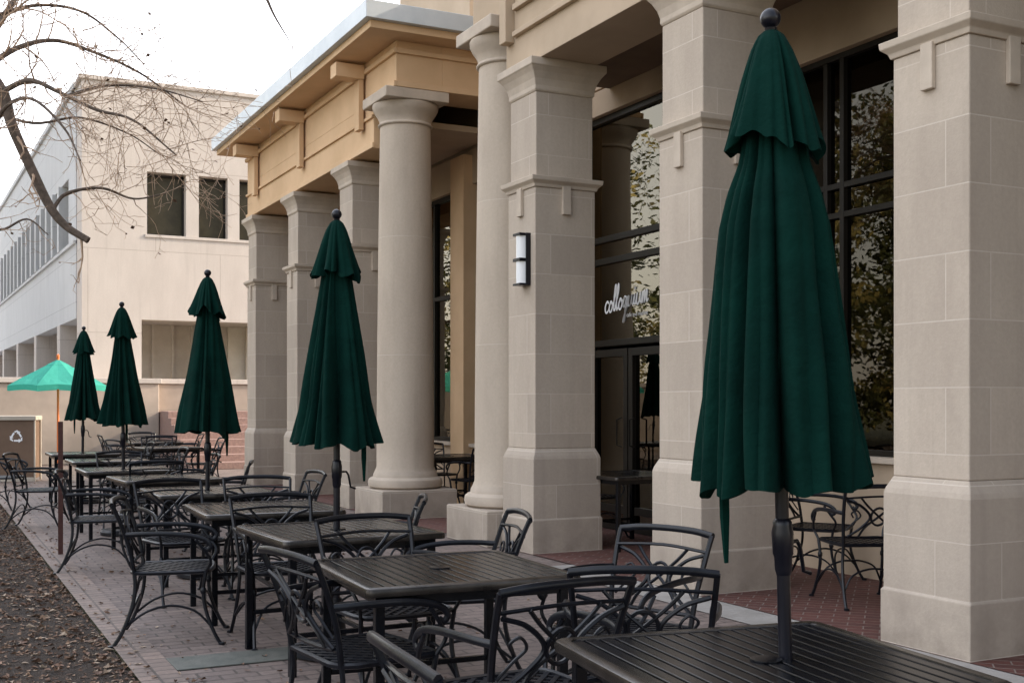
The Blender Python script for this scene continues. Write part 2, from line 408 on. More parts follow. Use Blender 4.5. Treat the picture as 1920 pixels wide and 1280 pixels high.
me.transform(Matrix.Translation((6.992, 11.02, 2.39)) @ Matrix(((0,0,1,0),(-1,0,0,0),(0,1,0,0),(0,0,0,1))))
me.materials.clear(); me.materials.append(WHITE)
obj('lettering', me, shopwin)

# pillars
EX = .045
def pillar_meshes():
    sh = MB(); sh.square([(1.0,.285),(3.49,.285)], ex=EX); sh.square([(3.60,.268),(4.40,.268)], ex=EX)
    pl = MB(); pl.square([(0,.338),(.325,.338),(.333,.326),(.90,.326),(.93,.318),(1.0,.285)], ex=EX)
    cp = MB(); cp.square([(4.40,.268),(4.42,.282),(4.46,.282),(4.52,.298),(4.58,.328),(4.62,.358),(4.63,.37),(4.70,.37)], ex=EX)
    lg = MB(); lg.square([(3.49,.298),(3.52,.308),(3.55,.342),(3.59,.347),(3.60,.275)], ex=EX)
    for sx, sy in ((1,0),(-1,0),(0,1),(0,-1)):
        if sx: lg.box(min(sx*(.285+EX),sx*(.318+EX)),-.045,3.24,max(sx*(.285+EX),sx*(.318+EX)),.045,3.51)
        else: lg.box(-.045,min(sy*.285,sy*.318),3.24,.045,max(sy*.285,sy*.318),3.51)
    return sh, pl, cp, lg
sh, pl, cp, lg = pillar_meshes()
msh, mpl, mcp, mlg = sh.mesh('pillar', LIME), pl.mesh('plinth', LIMEB), cp.mesh('capital', TRIM), lg.mesh('ledge', TRIM)
for y in (4.94, 7.43, 10.09, 15.40, 17.97, 20.50):
    p = obj('pillar', msh, cafe, Vector((5.53, y, 0))-BO, bev=.008)
    obj('plinth', mpl, p, bev=.012); obj('capital', mcp, p, bev=.006); obj('ledge', mlg, p, bev=.005)
cl = MB()
H0, H1 = .58, 4.92
prof = [(H0,.385)]+[(H0+.05+(H1-H0-.05)*t/16, .365-.045*(t/16)**1.5) for t in range(17)]
cl.lathe(prof, 48)
cb_ = MB(); cb_.lathe([(.36,.43),(.385,.465),(.43,.475),(.475,.465),(.50,.43),(.505,.41),(.54,.405),(.58,.385)], 48)
cq = MB(); cq.square([(0,.5),(.355,.5),(.36,.49)])
cc = MB(); cc.lathe([(4.92,.32),(4.925,.345),(4.95,.35),(4.96,.325),(5.00,.33),(5.05,.355),(5.10,.39),(5.15,.415),(5.20,.42)], 48)
cc.square([(5.20,.425),(5.33,.425)])
m1, m2, m3, m4 = cl.mesh('column', DRUM, True), cb_.mesh('column_base', TRIM, True), cq.mesh('plinth', LIMEB), cc.mesh('capital', TRIM, True)
for y in (10.95, 13.90):
    p = obj('column', m1, cafe, Vector((5.5, y, 0))-BO)
    obj('column_base', m2, p); obj('plinth', m3, p, bev=.01); obj('capital', m4, p, bev=.012)

lamp = thing('wall_lamp', (5.20, 9.98, 2.58), label='black and opal glass wall lamp on stone pillar', category='lamp')
b = MB(); b.box(-.03,-.085,-.02,-.0,.085,.48)
b.box(-.05,-.085,-.02,-.03,-.072,.48); b.box(-.05,.072,-.02,-.03,.085,.48); b.box(-.115,-.072,.21,-.03,.072,.24)
b.box(-.115,-.072,-.02,-.03,.072,.0); b.box(-.115,-.072,.455,-.03,.072,.48)
obj('lamp_frame', b.mesh('lamp_frame', BALL), lamp, bev=.002)
for z0, z1 in ((0,.21),(.24,.455)):
    b = MB(); b.loft([[(-.03-.078*math.sin(math.pi*k/10), .066*math.cos(math.pi*k/10), z) for k in range(11)] for z in (z0,z1)])
    obj('lamp_shade', b.mesh('lamp_shade', LAMPG, True), lamp)

# ------------------------------------------------------------------ office building beyond
off = thing('office_building', (3.47, 30, 0), label='pale precast office building with ribbon windows', category='building')
OB = Vector((3.47,30,0))
def opart(name, mb, mat, bev=0, parent=off, **p):
    return obj(name, mb.mesh(name, mat), parent, -OB if parent is off else (0,0,0), bev=bev, **p)
wz0, wz1 = 5.62, 7.16
wins = [(5.0,5.95),(6.27,7.0),(7.30,8.1),(8.5,9.3)]
b = MB()
b.box(3.47,30,7.16+.02,16,31,9.3); b.box(3.47,30,3.63,16,31,wz0)
xs = 3.47
for a, c in wins: b.box(xs,30,wz0,a,31,wz1+.02); xs = c
b.box(xs,30,wz0,16,31,wz1+.02); b.box(3.47,30,1.95,4.87,31,3.63)
b.box(4.87,30.0,3.5,16,36,3.63)
opart('front_wall', b, PREC, parent=off)
b = MB(); b.box(4.95,29.97,5.55,8.3,30.0,5.62); opart('window_ledge', b, PREC)
b = MB(); b.box(3.4,29.95,9.3,16,36,9.40); opart('parapet_cap', b, PREC)
for a, c in wins:
    b = MB(); b.box(a,30.25,wz0,a+.05,30.3,wz1); b.box(c-.05,30.25,wz0,c,30.3,wz1); b.box(a,30.25,wz1-.05,c,30.3,wz1); b.box(a,30.25,wz0,c,30.3,wz0+.05)
    w = opart('window', b, FRAME)
    g = MB(); g.box(a,30.31,wz0,c,30.33,wz1); obj('glass', g.mesh('glass', DGLASS), w)
b = MB(); b.box(4.87,32.0,1.2,16,32.3,3.5)
for i in range(20): b.box(4.95+i*.5,31.9,1.95,5.02+i*.5,32.0,3.5)
opart('recessed_wall', b, FINM)
sx = lambda y: 3.47-.0257*(y-30)
def sidebox(mb, y0, y1, z0, z1, o0=0, th=.4):
    a, c = sx(y0)-o0, sx(y1)-o0
    mb.add([(a,y0,z0),(a+th,y0,z0),(c+th,y1,z0),(c,y1,z0),(a,y0,z1),(a+th,y0,z1),(c+th,y1,z1),(c,y1,z1)],
      [(3,2,1,0),(4,5,6,7),(0,1,5,4),(1,2,6,5),(2,3,7,6),(3,0,4,7)])
b = MB(); sidebox(b,31,92,7.25,9.3); sidebox(b,31,92,3.63,5.5)
sidebox(b,31,32.3,5.5,7.25)
for i in range(44): sidebox(b,33.6+i*1.35,33.95+i*1.35,5.5,7.25,.08)
sidebox(b,31,92,9.3,9.45,.07); sidebox(b,31,92,5.42,5.5,.06); sidebox(b,31,92,3.55,3.63,.0)
opart('side_wall', b, PREC2)
b = MB(); sidebox(b,32.3,92,5.5,7.25,-.2,.05); opart('ribbon_window', b, DGLASS)
for i in range(10):
    b = MB(); sidebox(b,34+i*5.6,34.6+i*5.6,1.95,3.55,.0,.6)
    opart('ground_floor_column', b, PREC)
b = MB(); b.add([(6.5,31,1.95),(6.5,92,1.95),(6.5,92,3.6),(6.5,31,3.6)],[(0,1,2,3)]); opart('inner_wall', b, PREC)
b = MB(); b.add([(sx(31)+.4,31,3.62),(16,31,3.64),(16,92,3.64),(sx(92)+.4,92,3.62)],[(0,1,2,3)]); opart('inner_soffit', b, PREC)
b = MB(); b.add([(sx(31)+.1,31,9.3),(16,31,9.3),(16,92,9.3),(sx(92)+.1,92,9.3)],[(0,1,2,3)]); opart('roof', b, PREC)

rw = thing('retaining_wall', (1, 28.9, 0), label='stained beige stone retaining wall below terrace', category='wall')
b = MB(); b.box(-14,0,0,4.1,60,1.9); b.box(4.1,.4,0,15,.9,1.9); obj('wall', b.mesh('wall', WALLM), rw, bev=.02)
b = MB(); b.box(-14.05,-.05,1.9,4.15,60,2.02); b.box(4.15,.35,1.9,15,.95,2.02); obj('coping', b.mesh('coping', PREC), rw, bev=.01)
st = thing('granite_steps', (5.12, 25.4, 0), label='wide pink granite steps up to terrace', category='steps')
b = MB()
for i in range(8): b.box(0, i*.36, 0 if i == 0 else i*.155-.02, 7, 3.85, (i+1)*.155)
obj('tread', b.mesh('tread', GRAN), st, bev=.012)

# ------------------------------------------------------------------ chair
def chair():
    root = thing('patio_chair', (0,0,0))
    def T(pts, r, mb, k=4, n=6, r2=None): mb.tube(cat(pts, k), r, n, r2)
    post = lambda s: [(s*.225,-.205,.43),(s*.238,-.232,.58),(s*.252,-.285,.74),(s*.258,-.325,.835)]
    b = MB()
    for s in (-1, 1): T(post(s), .0125, b)
    T([(-.262,-.328,.835),(-.15,-.345,.848),(0,-.352,.852),(.15,-.345,.848),(.262,-.328,.835)], .016, b, n=8, r2=.013)
    T([(-.252,-.29,.765),(0,-.315,.778),(.252,-.29,.765)], .008, b)
    T([(-.228,-.215,.49),(0,-.225,.485),(.228,-.215,.49)], .010, b)
    yb = lambda z: -.212-max(0, z-.45)*.29
    def flat(pts, r=.009, k=5): T([(x, yb(z)-.012*(1-abs(x)/.25), z) for x, z in pts], r, b, k, 6)
    ring = [(.055*math.cos(a), .635+.062*math.sin(a)) for a in [i*math.pi/8 for i in range(17)]]
    flat(ring, .0085, 1)
    for s in (-1, 1):
        flat([(s*.238,.75),(s*.14,.715),(s*.062,.635),(s*.12,.555),(s*.205,.495)], .0095)
        flat([(s*.14,.77),(s*.09,.715),(.0,.635),(-s*.09,.56),(-s*.13,.49)], .008)
        flat([(s*.225,.54),(s*.17,.60),(s*.13,.64),(s*.16,.68),(s*.195,.66),(s*.18,.63)], .006)
    obj('backrest', b.mesh('backrest', BLK, True), root)
    b = MB()
    fr = [(-.225,-.205,.43),(-.245,.0,.43),(-.235,.19,.432),(-.15,.225,.43),(0,.235,.428),(.15,.225,.43),(.235,.19,.432),(.245,0,.43),(.225,-.205,.43),(0,-.215,.43),(-.225,-.205,.43)]
    T(fr, .013, b, 3)
    q = .064
    for d in (1, -1):
        for i in range(-6, 7):
            c = i*q*1.05
            seg = []
            for t in range(-40, 41):
                x = t*.0075; y = d*x+c
                if abs(x) < .235 and -.205 < y < .222: seg.append((x, y))
            if len(seg) > 3:
                (xa, ya), (xb, yb_) = seg[0], seg[-1]
                dx, dy = xb-xa, yb_-ya; l = math.hypot(dx, dy); nx_, ny_ = -dy/l*.010, dx/l*.010
                z = .427+(.0035 if d > 0 else 0)
                b.loft([[(xa-nx_,ya-ny_,z),(xa+nx_,ya+ny_,z),(xa+nx_,ya+ny_,z+.006),(xa-nx_,ya-ny_,z+.006)],
                        [(xb-nx_,yb_-ny_,z),(xb+nx_,yb_+ny_,z),(xb+nx_,yb_+ny_,z+.006),(xb-nx_,yb_-ny_,z+.006)]])
    obj('seat', b.mesh('seat', BLK, True), root)
    for s in (-1, 1):
        b = MB()
        T([(s*.245,-.255,.66),(s*.275,-.16,.665),(s*.292,.0,.665),(s*.288,.13,.65),(s*.284,.205,.625),(s*.282,.235,.59),(s*.28,.215,.565),(s*.28,.195,.58)], .010, b, n=8, r2=.015)
        T([(s*.245,.205,.43),(s*.268,.235,.50),(s*.284,.20,.56),(s*.288,.15,.63)], .0095, b)
        obj('armrest', b.mesh('armrest', BLK, True), root)
        b = MB()
        T([(s*.262,.30,0),(s*.258,.285,.015),(s*.25,.245,.09),(s*.238,.20,.22),(s*.238,.19,.33),(s*.245,.205,.43)], .0115, b)
        b.lathe([(0,.02),(.012,.02),(.016,.012)], 8, s*.262, .298); b.lathe([(.30,.012),(.31,.018),(.33,.018),(.34,.012)],8,s*.238,.19)
        obj('leg', b.mesh('leg', BLK, True), root)
        b = MB()
        T([(s*.255,-.335,0),(s*.252,-.315,.015),(s*.245,-.265,.10),(s*.235,-.215,.24),(s*.228,-.200,.35),(s*.225,-.205,.43)], .0115, b)
        b.lathe([(0,.02),(.012,.02),(.016,.012)], 8, s*.255, -.332)
        obj('leg', b.mesh('leg', BLK, True), root)
    b = MB()
    T([(-.248,.235,.10),(-.18,.20,.22),(-.08,.19,.265),(0,.185,.27),(.08,.19,.265),(.18,.20,.22),(.248,.235,.10)], .0075, b)
    T([(-.245,-.26,.11),(-.16,-.215,.22),(0,-.205,.265),(.16,-.215,.22),(.245,-.26,.11)], .0075, b)
    for s in (-1, 1): T([(s*.247,.235,.11),(s*.236,.14,.20),(s*.234,0,.235),(s*.236,-.14,.20),(s*.245,-.25,.12)], .0075, b)
    obj('stretcher', b.mesh('stretcher', BLK, True), root)
    return root
CH = chair()
FX = -math.pi/2; FNX = math.pi/2; FNY = math.pi
r_ = math.radians
chairs = [
 (1.34,2.56,FX+r_(-4)), (1.86,3.64,r_(4)), (2.44,3.74,r_(-32)),
 (1.60,4.52,FX+r_(8)), (2.78,4.42,FNX+r_(20)), (2.05,5.38,FNY+r_(4)),
 (1.38,7.32,FX+r_(-16)), (2.52,5.62,FNX+r_(-14)), (1.98,7.0,FNY), (2.47,6.85,FNX+r_(-20)),
 (1.72,8.75,FNY+r_(10)), (2.32,8.82,FNY-r_(8)), (2.66,9.6,FNX),
 (1.38,10.65,FX+r_(-12)), (2.62,11.7,FNX+r_(-15)), (2.1,12.35,0),
 (2.65,13.4,FNX), (1.22,14.5,FX+r_(-20)), (2.1,14.2,FNY), (2.7,15.4,FNX), (2.7,17.8,FNX), (0.95,17.2,FX+r_(-30)),
 (3.0,19.4,FX+.3), (4.15,19.6,FNX), (3.6,20.3,FNY), (3.2,22.2,FX), (4.4,22.4,FNX-.4), (3.8,23.1,FNY), (3.8,21.6,0),
 (6.02,6.35,FX+r_(70)), (6.40,7.25,FNY+r_(30)), (6.35,10.7,FNY+.4), (6.4,13.75,.2), (6.4,15.05,FNY), (4.0,24.0,FNY+.3)]
for i, (x, y, a) in enumerate(chairs):
    if x > 5: lab = 'black cast metal armchair under the colonnade'
    elif y > 19: lab = 'black cast metal armchair by sunlit steps'
    elif y > 12: lab = 'black cast metal armchair along leaf covered bed'
    else: lab = 'black cast metal armchair with ring patterned back at table'
    z = .012 if x > 5.14 else .001
    if i == 0:
        CH.location = (x,y,z); CH.rotation_euler = (0,0,a); CH['label'] = lab; CH['category'] = 'chair'; CH['group'] = 'patio chairs around the tables'
    else: copy_tree(CH, (x,y,z), a, label=lab, category='chair', group='patio chairs around the tables')

# ------------------------------------------------------------------ table
def table():
    root = thing('patio_table', (0,0,0)); h = .46
    b = MB(); n = 17; g = .009; w = (2*h-.07-g*(n-1))/n
    for i in range(n):
        x = -h+.035+i*(w+g); b.box(x,-h+.03,.703,x+w,h-.03,.715)
    b.box(-h+.03,-.02,.69,h-.03,.02,.703); b.box(-h+.03,-.3,.69,h-.03,-.28,.703); b.box(-h+.03,.28,.69,h-.03,.3,.703)
    o = obj('table_top', b.mesh('table_top', TBL), root, bev=.003)
    b = MB()
    c = [(-h,-h),(h,-h),(h,h),(-h,h)]
    pts = []
    for (x, y) in c:
        for k in range(4):
            a0 = math.atan2(y, x)-math.pi/4+k*math.pi/6
            pts.append((x*(1-.035/h)+.035*math.cos(a0), y*(1-.035/h)+.035*math.sin(a0)))
    rings = []
    for s, z in ((0,.690),(.006,.684),(.008,.70),(.004,.714),(-.004,.719),(-.032,.719),(-.034,.714),(-.034,.690)):
        rings.append([(x*(1+s/h), y*(1+s/h), z) for x, y in pts])
    rings.append(rings[0]); b.loft(rings, cap=False)
    obj('rim', b.mesh('rim', TBLRIM, True), o)
    for sx_ in (-1,1):
        for sy in (-1,1):
            b = MB(); x, y = sx_*.40, sy*.40
            b.loft([[(x-.019,y-.019,z),(x+.019,y-.019,z),(x+.019,y+.019,z),(x-.019,y+.019,z)] for z in (0,.69)])
            obj('leg', b.mesh('leg', TBL), root, bev=.003)
    b = MB()
    for s in (-1,1):
        b.box(-.39,s*.40-.01,.64,.39,s*.40+.01,.688); b.box(s*.40-.009,-.39,.642,s*.40+.009,.39,.686)
    obj('apron', b.mesh('apron', TBL), root, bev=.002)
    b = MB()
    for s in (-1,1): b.box(-.38,s*.40-.012,.20,.38,s*.40+.012,.225)
    b.box(-.012,-.40,.202,.012,.40,.223)
    obj('stretcher', b.mesh('stretcher', TBL), root, bev=.002)
    b = MB(); b.lathe([(.716,.045),(.720,.045),(.722,.03),(.7225,.024)], 20)
    obj('umbrella_ring', b.mesh('umbrella_ring', TBL, True), root)
    return root
TB = table()
tabs = [(2.11,2.60,r_(-8),1),(2.02,4.70,r_(-3),0),(2.12,6.40,r_(2),1),(2.10,7.98,r_(-2),0),(2.10,9.75,0,1),(2.1,11.6,r_(3),0),(1.98,13.3,0,1),
        (2.1,15.5,0,0),(2.07,17.8,0,1),(3.55,19.6,.2,0),(3.8,22.3,.1,0),(6.3,9.95,.1,0),(6.35,14.4,0,0)]
for i, (x, y, a, u) in enumerate(tabs):
    lab = 'dark slatted square metal table with umbrella through it' if u else 'dark slatted square metal patio table without umbrella'
    z = .012 if x > 5.14 else .001
    if i == 0: TB.location = (x,y,z); TB.rotation_euler = (0,0,a); o = TB
    else: o = copy_tree(TB, (x,y,z), a)
    o['label'] = lab; o['category'] = 'table'; o['group'] = 'patio tables in a row'

# ------------------------------------------------------------------ closed umbrellas
def fold_ring(R, z, nr, seed, amp, n=216, hem=0):
    out = []
    for k in range(n):
        th = 2*math.pi*k/n
        cs, sn = math.cos(th), math.sin(th)
        w = th+.50*noise.noise(Vector((cs*1.3, sn*1.3, seed*2.3+z*.4)))
        a = nr*w*.5+seed
        f = abs(math.sin(a))**.8
        dep = 1+1.5*noise.noise(Vector((cs*2.2, sn*2.2, seed+9+z*.6)))
        f2 = abs(math.sin(a*2.0+.7+1.0*math.sin(seed+z*1.8)))
        irr = noise.noise(Vector((cs*1.1, sn*1.1, seed*3.1+z*.9)))
        irr2 = noise.noise(Vector((cs*3.5, sn*3.5, seed*1.7+z*2.6)))
        r = R*(1-amp*dep*(1-f)-.36*amp*(1-f2)+.50*amp*irr+.26*amp*irr2)
        zz = z+hem*(irr*2.0+irr2*.9-(f-.5)*.7)
        out.append((r*cs, r*sn, zz))
    return out
def interp(tab, z):
    for (a, ra), (c, rc) in zip(tab, tab[1:]):
        if a >= z >= c:
            t = (a-z)/(a-c); return ra+(rc-ra)*t
    return tab[-1][1]
TABS = [(2.30,.05),(2.18,.085),(2.10,.098),(1.93,.127),(1.65,.178),(1.45,.215),(1.25,.262),(1.18,.282)]
TABB = [(2.30,.05),(2.18,.088),(2.10,.102),(2.02,.132),(1.93,.155),(1.80,.173),(1.65,.191),(1.45,.217),(1.25,.246),(1.18,.258)]
def umbrella(x, y, seed, lean=(0,0), lab='', rot=0, nr=10, tab=TABS):
    root = thing('closed_umbrella', (x,y,.001), rot, label=lab, category='umbrella', group='closed green umbrellas in a row')
    root.rotation_euler = (lean[0], lean[1], 0)
    b = MB(); b.tube([(0,0,.03),(0,0,1.3),(0,0,2.47)], .019, 16); obj('pole', b.mesh('pole', BALL, True), root)
    b = MB(); b.lathe([(.012,.25),(.04,.25),(.06,.23),(.075,.06),(.22,.045),(.23,.03),(.32,.03)], 28); obj('base', b.mesh('base', BLK, True), root)
    b = MB(); b.lathe([(2.45,.018),(2.458,.026),(2.47,.026),(2.476,.016),(2.484,.018)]+[(2.512+.029*math.sin(a), max(.001,.029*math.cos(a))) for a in [(-1.1+i*2.65/12) for i in range(13)]], 24)
    obj('finial', b.mesh('finial', BALL, True), root)
    b = MB(); b.lathe([(.95,.02),(.965,.024),(1.0,.025),(1.01,.029),(1.07,.031),(1.09,.027),(1.10,.027),(1.11,.02)], 16)
    b.tube([(.025,0,1.04),(.06,.01,1.04),(.075,.015,1.02),(.09,.02,.95),(.12,.025,.94)], .006, 8)
    obj('crank', b.mesh('crank', BALL, True), root)
    b = MB(); rw_ = []
    zs = [2.30-i*(2.30-1.205)/56 for i in range(57)]
    for i, z in enumerate(zs):
        t = i/56
        rw_.append(fold_ring(interp(tab, z), z, nr, seed+rot, .19+.13*t, hem=.032*max(0,t-.5)**1.5*2.8))
    inner = [[(p[0]*.93, p[1]*.93, p[2]-.001) for p in rw_[-1]], [(p[0]*.6, p[1]*.6, p[2]+.12) for p in rw_[-1]], [(p[0]*.15, p[1]*.15, 1.5) for p in rw_[-1]]]
    b.loft(rw_+inner, cap=False)
    obj('canopy', b.mesh('canopy', GREEN, True), root)
    b = MB(); rw_ = []
    tab2 = [(2.475,.022),(2.46,.040),(2.42,.062),(2.36,.086),(2.28,.114),(2.20,.144),(2.15,.167)]
    for i in range(24):
        t = i/23; z = 2.475-t*(2.475-2.165)
        rw_.append(fold_ring(interp(tab2, z), z, 8, seed+5, .06+.27*t, hem=.038*t*t))
    inner = [[(p[0]*.95, p[1]*.95, p[2]+.002) for p in rw_[-1]], [(p[0]*.6, p[1]*.6, p[2]+.07) for p in rw_[-1]]]
    b.loft(rw_+inner, cap=False)
    obj('vent_canopy', b.mesh('vent_canopy', GREEN, True), root)
    b = MB()
    a = math.radians(200)+seed
    ax, ay = .17*math.cos(a), .17*math.sin(a)
    if seed == 1: ax, ay = -.155, .06
    b.loft([[(ax-.012,ay-.006,1.26),(ax+.014,ay-.006,1.26),(ax+.014,ay+.006,1.26),(ax-.012,ay+.006,1.26)],
            [(ax-.010,ay-.006,1.12),(ax+.014,ay-.005,1.12),(ax+.012,ay+.006,1.12),(ax-.012,ay+.006,1.12)],
            [(ax-.003,ay-.003,.99),(ax+.008,ay-.003,.99),(ax+.008,ay+.003,.99),(ax-.003,ay+.003,.99)]])
    obj('strap', b.mesh('strap', GREEN), root)
    return root
umbrella(2.20,2.60,1,(0,r_(-1.7)),'large furled dark green umbrella standing through metal table', .3, tab=TABB)
umbrella(2.12,6.42,2,(0,0),'furled dark green umbrella in slatted table', 1.0)
umbrella(2.12,9.80,3,(0,0),'furled dark green umbrella in slatted table', 2.1)
umbrella(1.98,13.33,4,(0,r_(-.6)),'furled dark green umbrella in slatted table', .7)
umbrella(2.07,17.85,5,(0,r_(.5)),'furled dark green umbrella in slatted table', 1.7)

def open_umb(x, y, lab):
    root = thing('open_umbrella', (x,y,0), .3, label=lab, category='umbrella', group='open bright green umbrellas')
    b = MB(); b.tube([(0,0,0),(0,0,2.36)], .024, 10); obj('pole', b.mesh('pole', ORANGE, True), root)
    b = MB(); b.lathe([(0,.25),(.06,.25),(.08,.05),(.2,.04)], 20); obj('base', b.mesh('base', BLK, True), root)
    b = MB(); b.lathe([(2.34,.02),(2.38,.035),(2.42,.03),(2.44,.002)], 10); obj('finial', b.mesh('finial', ORANGE, True), root)
    n = 8; R = 1.02; rings = []
    for t, z in ((.02,2.32),(.22,2.22),(.24,2.20),(.5,2.06),(.75,1.93),(1,1.78),(1.005,1.68)):
        ring = []
        for k in range(n*4):
            th = 2*math.pi*k/(n*4); f = (k % 4)
            pinch = {0:0,1:.6,2:1,3:.6}[f]
            rr = R*t*(math.cos(math.pi/n)/math.cos((th % (2*math.pi/n))-math.pi/n))*(1-.04*pinch*t)
            ring.append((rr*math.cos(th), rr*math.sin(th), z-(.0 if t>.99 else .03*pinch*t)+(.03*pinch if t > .99 else 0)))
        rings.append(ring)
    b = MB(); b.loft(rings, cap=False); obj('canopy', b.mesh('canopy', TEAL, False), root)
    b = MB()
    for k in range(n):
        th = 2*math.pi*k/n
        b.tube([(0,0,2.28),(R*.98*math.cos(th),R*.98*math.sin(th),1.77)], .009, 5)
        b.tube([(.02,0,1.75),(R*.5*math.cos(th),R*.5*math.sin(th),2.0)], .008, 5)
    obj('rib', b.mesh('rib', ORANGE), root)
open_umb(2.5, 25.6, 'open bright green umbrella on orange wooden pole')
open_umb(-1.2, 25.0, 'open bright green umbrella beside planting bed')

bn = thing('recycling_bin', (1.50, 23.4, 0), r_(-14), label='brown recycling bin with white arrow symbol', category='bin')
b = MB(); b.box(-.42,-.3,.05,.42,.3,1.12); obj('body', b.mesh('body', BIN), bn, bev=.01)
b = MB(); b.box(-.46,-.34,1.12,.46,.34,1.20); b.box(-.45,-.32,0,-.42,-.29,1.12); b.box(.42,-.32,0,.45,-.29,1.12); b.box(-.42,-.32,0,.42,-.3,.08); b.box(-.45,.28,0,-.42,.32,1.12); b.box(.42,.28,0,.45,.32,1.12)
obj('frame', b.mesh('frame', BINF), bn, bev=.008)
b = MB()
for k in range(3):
    a = -math.pi/2+k*2*math.pi/3
    M = lambda px, pz: ((px*math.cos(a)-pz*math.sin(a))*1.1+.12, -.306, (px*math.sin(a)+pz*math.cos(a))*1.1+.82)
    b.add([M(.05,-.04),M(.078,-.04),M(.078,.035),M(.05,.035)],[(0,1,2,3)])
    b.add([M(.03,.035),M(.098,.035),M(.064,.085)],[(0,1,2)])
    b.add([M(.05,-.052),M(.078,-.052),M(.045,-.105),M(.02,-.09)],[(0,1,2,3)])
obj('recycling_symbol', b.mesh('recycling_symbol', WHITE), bn)

ps = thing('metal_post', (1.17, 11.75, 0), label='thin maroon metal stake beside paving', category='post')
b = MB(); b.box(-.022,-.004,0,.022,.004,1.26); b.box(-.004,.004,0,.004,.03,1.26); obj('shaft', b.mesh('shaft', RUST), ps)

# ------------------------------------------------------------------ bare tree
random.seed(21)
tree = thing('bare_tree', (-1.6,12.4,0), label='bare winter tree with drooping limb over planting bed', category='tree')
TO = Vector((-1.6,12.4,0))
limbs = MB(); tw = MB(); lf = MB()
def U(u, v, d=11.):
    du = u-960
    return Vector((d*(.451+.000407*du), d*(.893-.0002056*du), 1.435+d*(755-v)/2194.))
def grow(p, d, length, r, lvl):
    n = max(3, int(length/.09)); pts = [p.copy()]; dd = d.normalized(); q = p.copy()
    for i in range(n):
        dd = (dd+Vector((random.gauss(0,.16),random.gauss(0,.16),random.gauss(0,.16)+.01))).normalized()
        q = q+dd*(length/n); pts.append(q.copy())
        if lvl < 4 and i > 0 and random.random() < (.70 if lvl < 3 else .46):
            ax = Vector((random.gauss(0,1),random.gauss(0,1),random.gauss(0,1)))
            nd = (dd+ax.normalized()*random.uniform(.6,1.1)).normalized()
            grow(q, nd, length*random.uniform(.4,.7), r*.6, lvl+1)
    rr = [max(.0020, r*(1-.75*i/n)) for i in range(n+1)]
    tw.tube(pts, rr, 4 if lvl > 1 else 5, cap=False)
    if lvl >= 3 and random.random() < .10:
        s = random.uniform(.02,.045); a = random.random()*6
        e = pts[-1]; v1 = Vector((math.cos(a),math.sin(a),-.6))*s; v2 = Vector((-math.sin(a),math.cos(a),-.3))*s*.5
        lf.add([e, e+v1*.5+v2, e+v1, e+v1*.5-v2], [(0,1,2,3)])
def limb(pts, r0, r1, step=.22, tl=.8, side=1.0, mb=limbs):
    P = cat(pts, 6); m = len(P)
    mb.tube(P, [r0+(r1-r0)*i/(m-1) for i in range(m)], 8)
    acc = 0
    for i in range(1, m):
        acc += (P[i]-P[i-1]).length
        if acc > step*random.uniform(.6,1.3):
            acc = 0; t = (P[i]-P[i-1]).normalized()
            ax = Vector((random.gauss(0,.8),random.gauss(0,1),random.gauss(0,1)))
            grow(P[i], t*.7+ax.normalized(), tl*random.uniform(.5,1.2), max(.005, (r0+(r1-r0)*i/m)*.38), 1)
tk = MB(); tp = cat([(-1.6,12.4,-.05),(-1.58,12.4,.15),(-1.55,12.4,1.5),(-1.45,12.4,3.0),(-1.2,12.3,4.2),(-1.1,12.3,5.8),(-1.2,12.4,7.6)],5)
tk.tube(tp, [.34-.29*i/(len(tp)-1) for i in range(len(tp))], 14)
obj('trunk', tk.mesh('trunk', BARK, True), tree, -TO)
limb([(-1.2,12.3,4.1),(-.5,12.2,4.55),U(-60,120),U(0,165),U(22,235),U(60,320),U(95,390),U(125,425),U(165,450)], .066, .034, .40, .45)
limb([U(5,170),U(55,150,10.8),U(110,172,10.7),U(180,205,10.6),U(250,225,10.5),U(330,290,10.4)], .028, .007, .10, .7)
limb([U(98,392),U(125,362,11.1),U(190,352,11.2),U(250,372,11.3),U(310,362,11.3)], .02, .006, .14, .45)
limb([U(-40,135),U(30,90,11.3),U(100,75,11.6),U(170,95,11.8),U(260,135,12),U(350,200,12.2)], .03, .007, .10, .85)
limb([U(-60,120),U(0,40,11.5),U(50,-40,12)], .045, .02, .2, 1.0)
limb([U(-20,260),U(10,200,10.6),U(60,185,10.2),U(120,240,10),U(150,300,9.8)], .022, .006, .12, .5)
limb([U(-150,330),U(-40,400,11.5),U(0,430,11.5),U(50,410,11.6),U(90,440,11.7)], .022, .005, .16, .4)
limb([U(120,180,10.8),U(200,160,10.9),U(290,165,11),U(380,190,11)], .016, .005, .10, .65)
limb([U(-40,200,11.5),U(60,230,11.6),U(150,220,11.8),U(240,250,12),U(300,290,12)], .018, .005, .11, .6)
limb([U(-40,40,11.5),U(60,10,11.6),U(150,20,11.8),U(220,70,12),U(270,120,12)], .020, .005, .10, .8)
limb([(-1.15,12.3,5.4),(0,12.2,6.3),U(100,-120),U(300,-130),U(440,-80),U(490,-20),U(515,30),U(548,85)], .05, .003, .9, .3)
obj('limb', limbs.mesh('limb', BARK, True), tree, -TO)
obj('twigs', tw.mesh('twigs', TWIG), tree, -TO)
obj('dead_leaves', lf.mesh('dead_leaves', LEAFM[1]), tree, -TO)

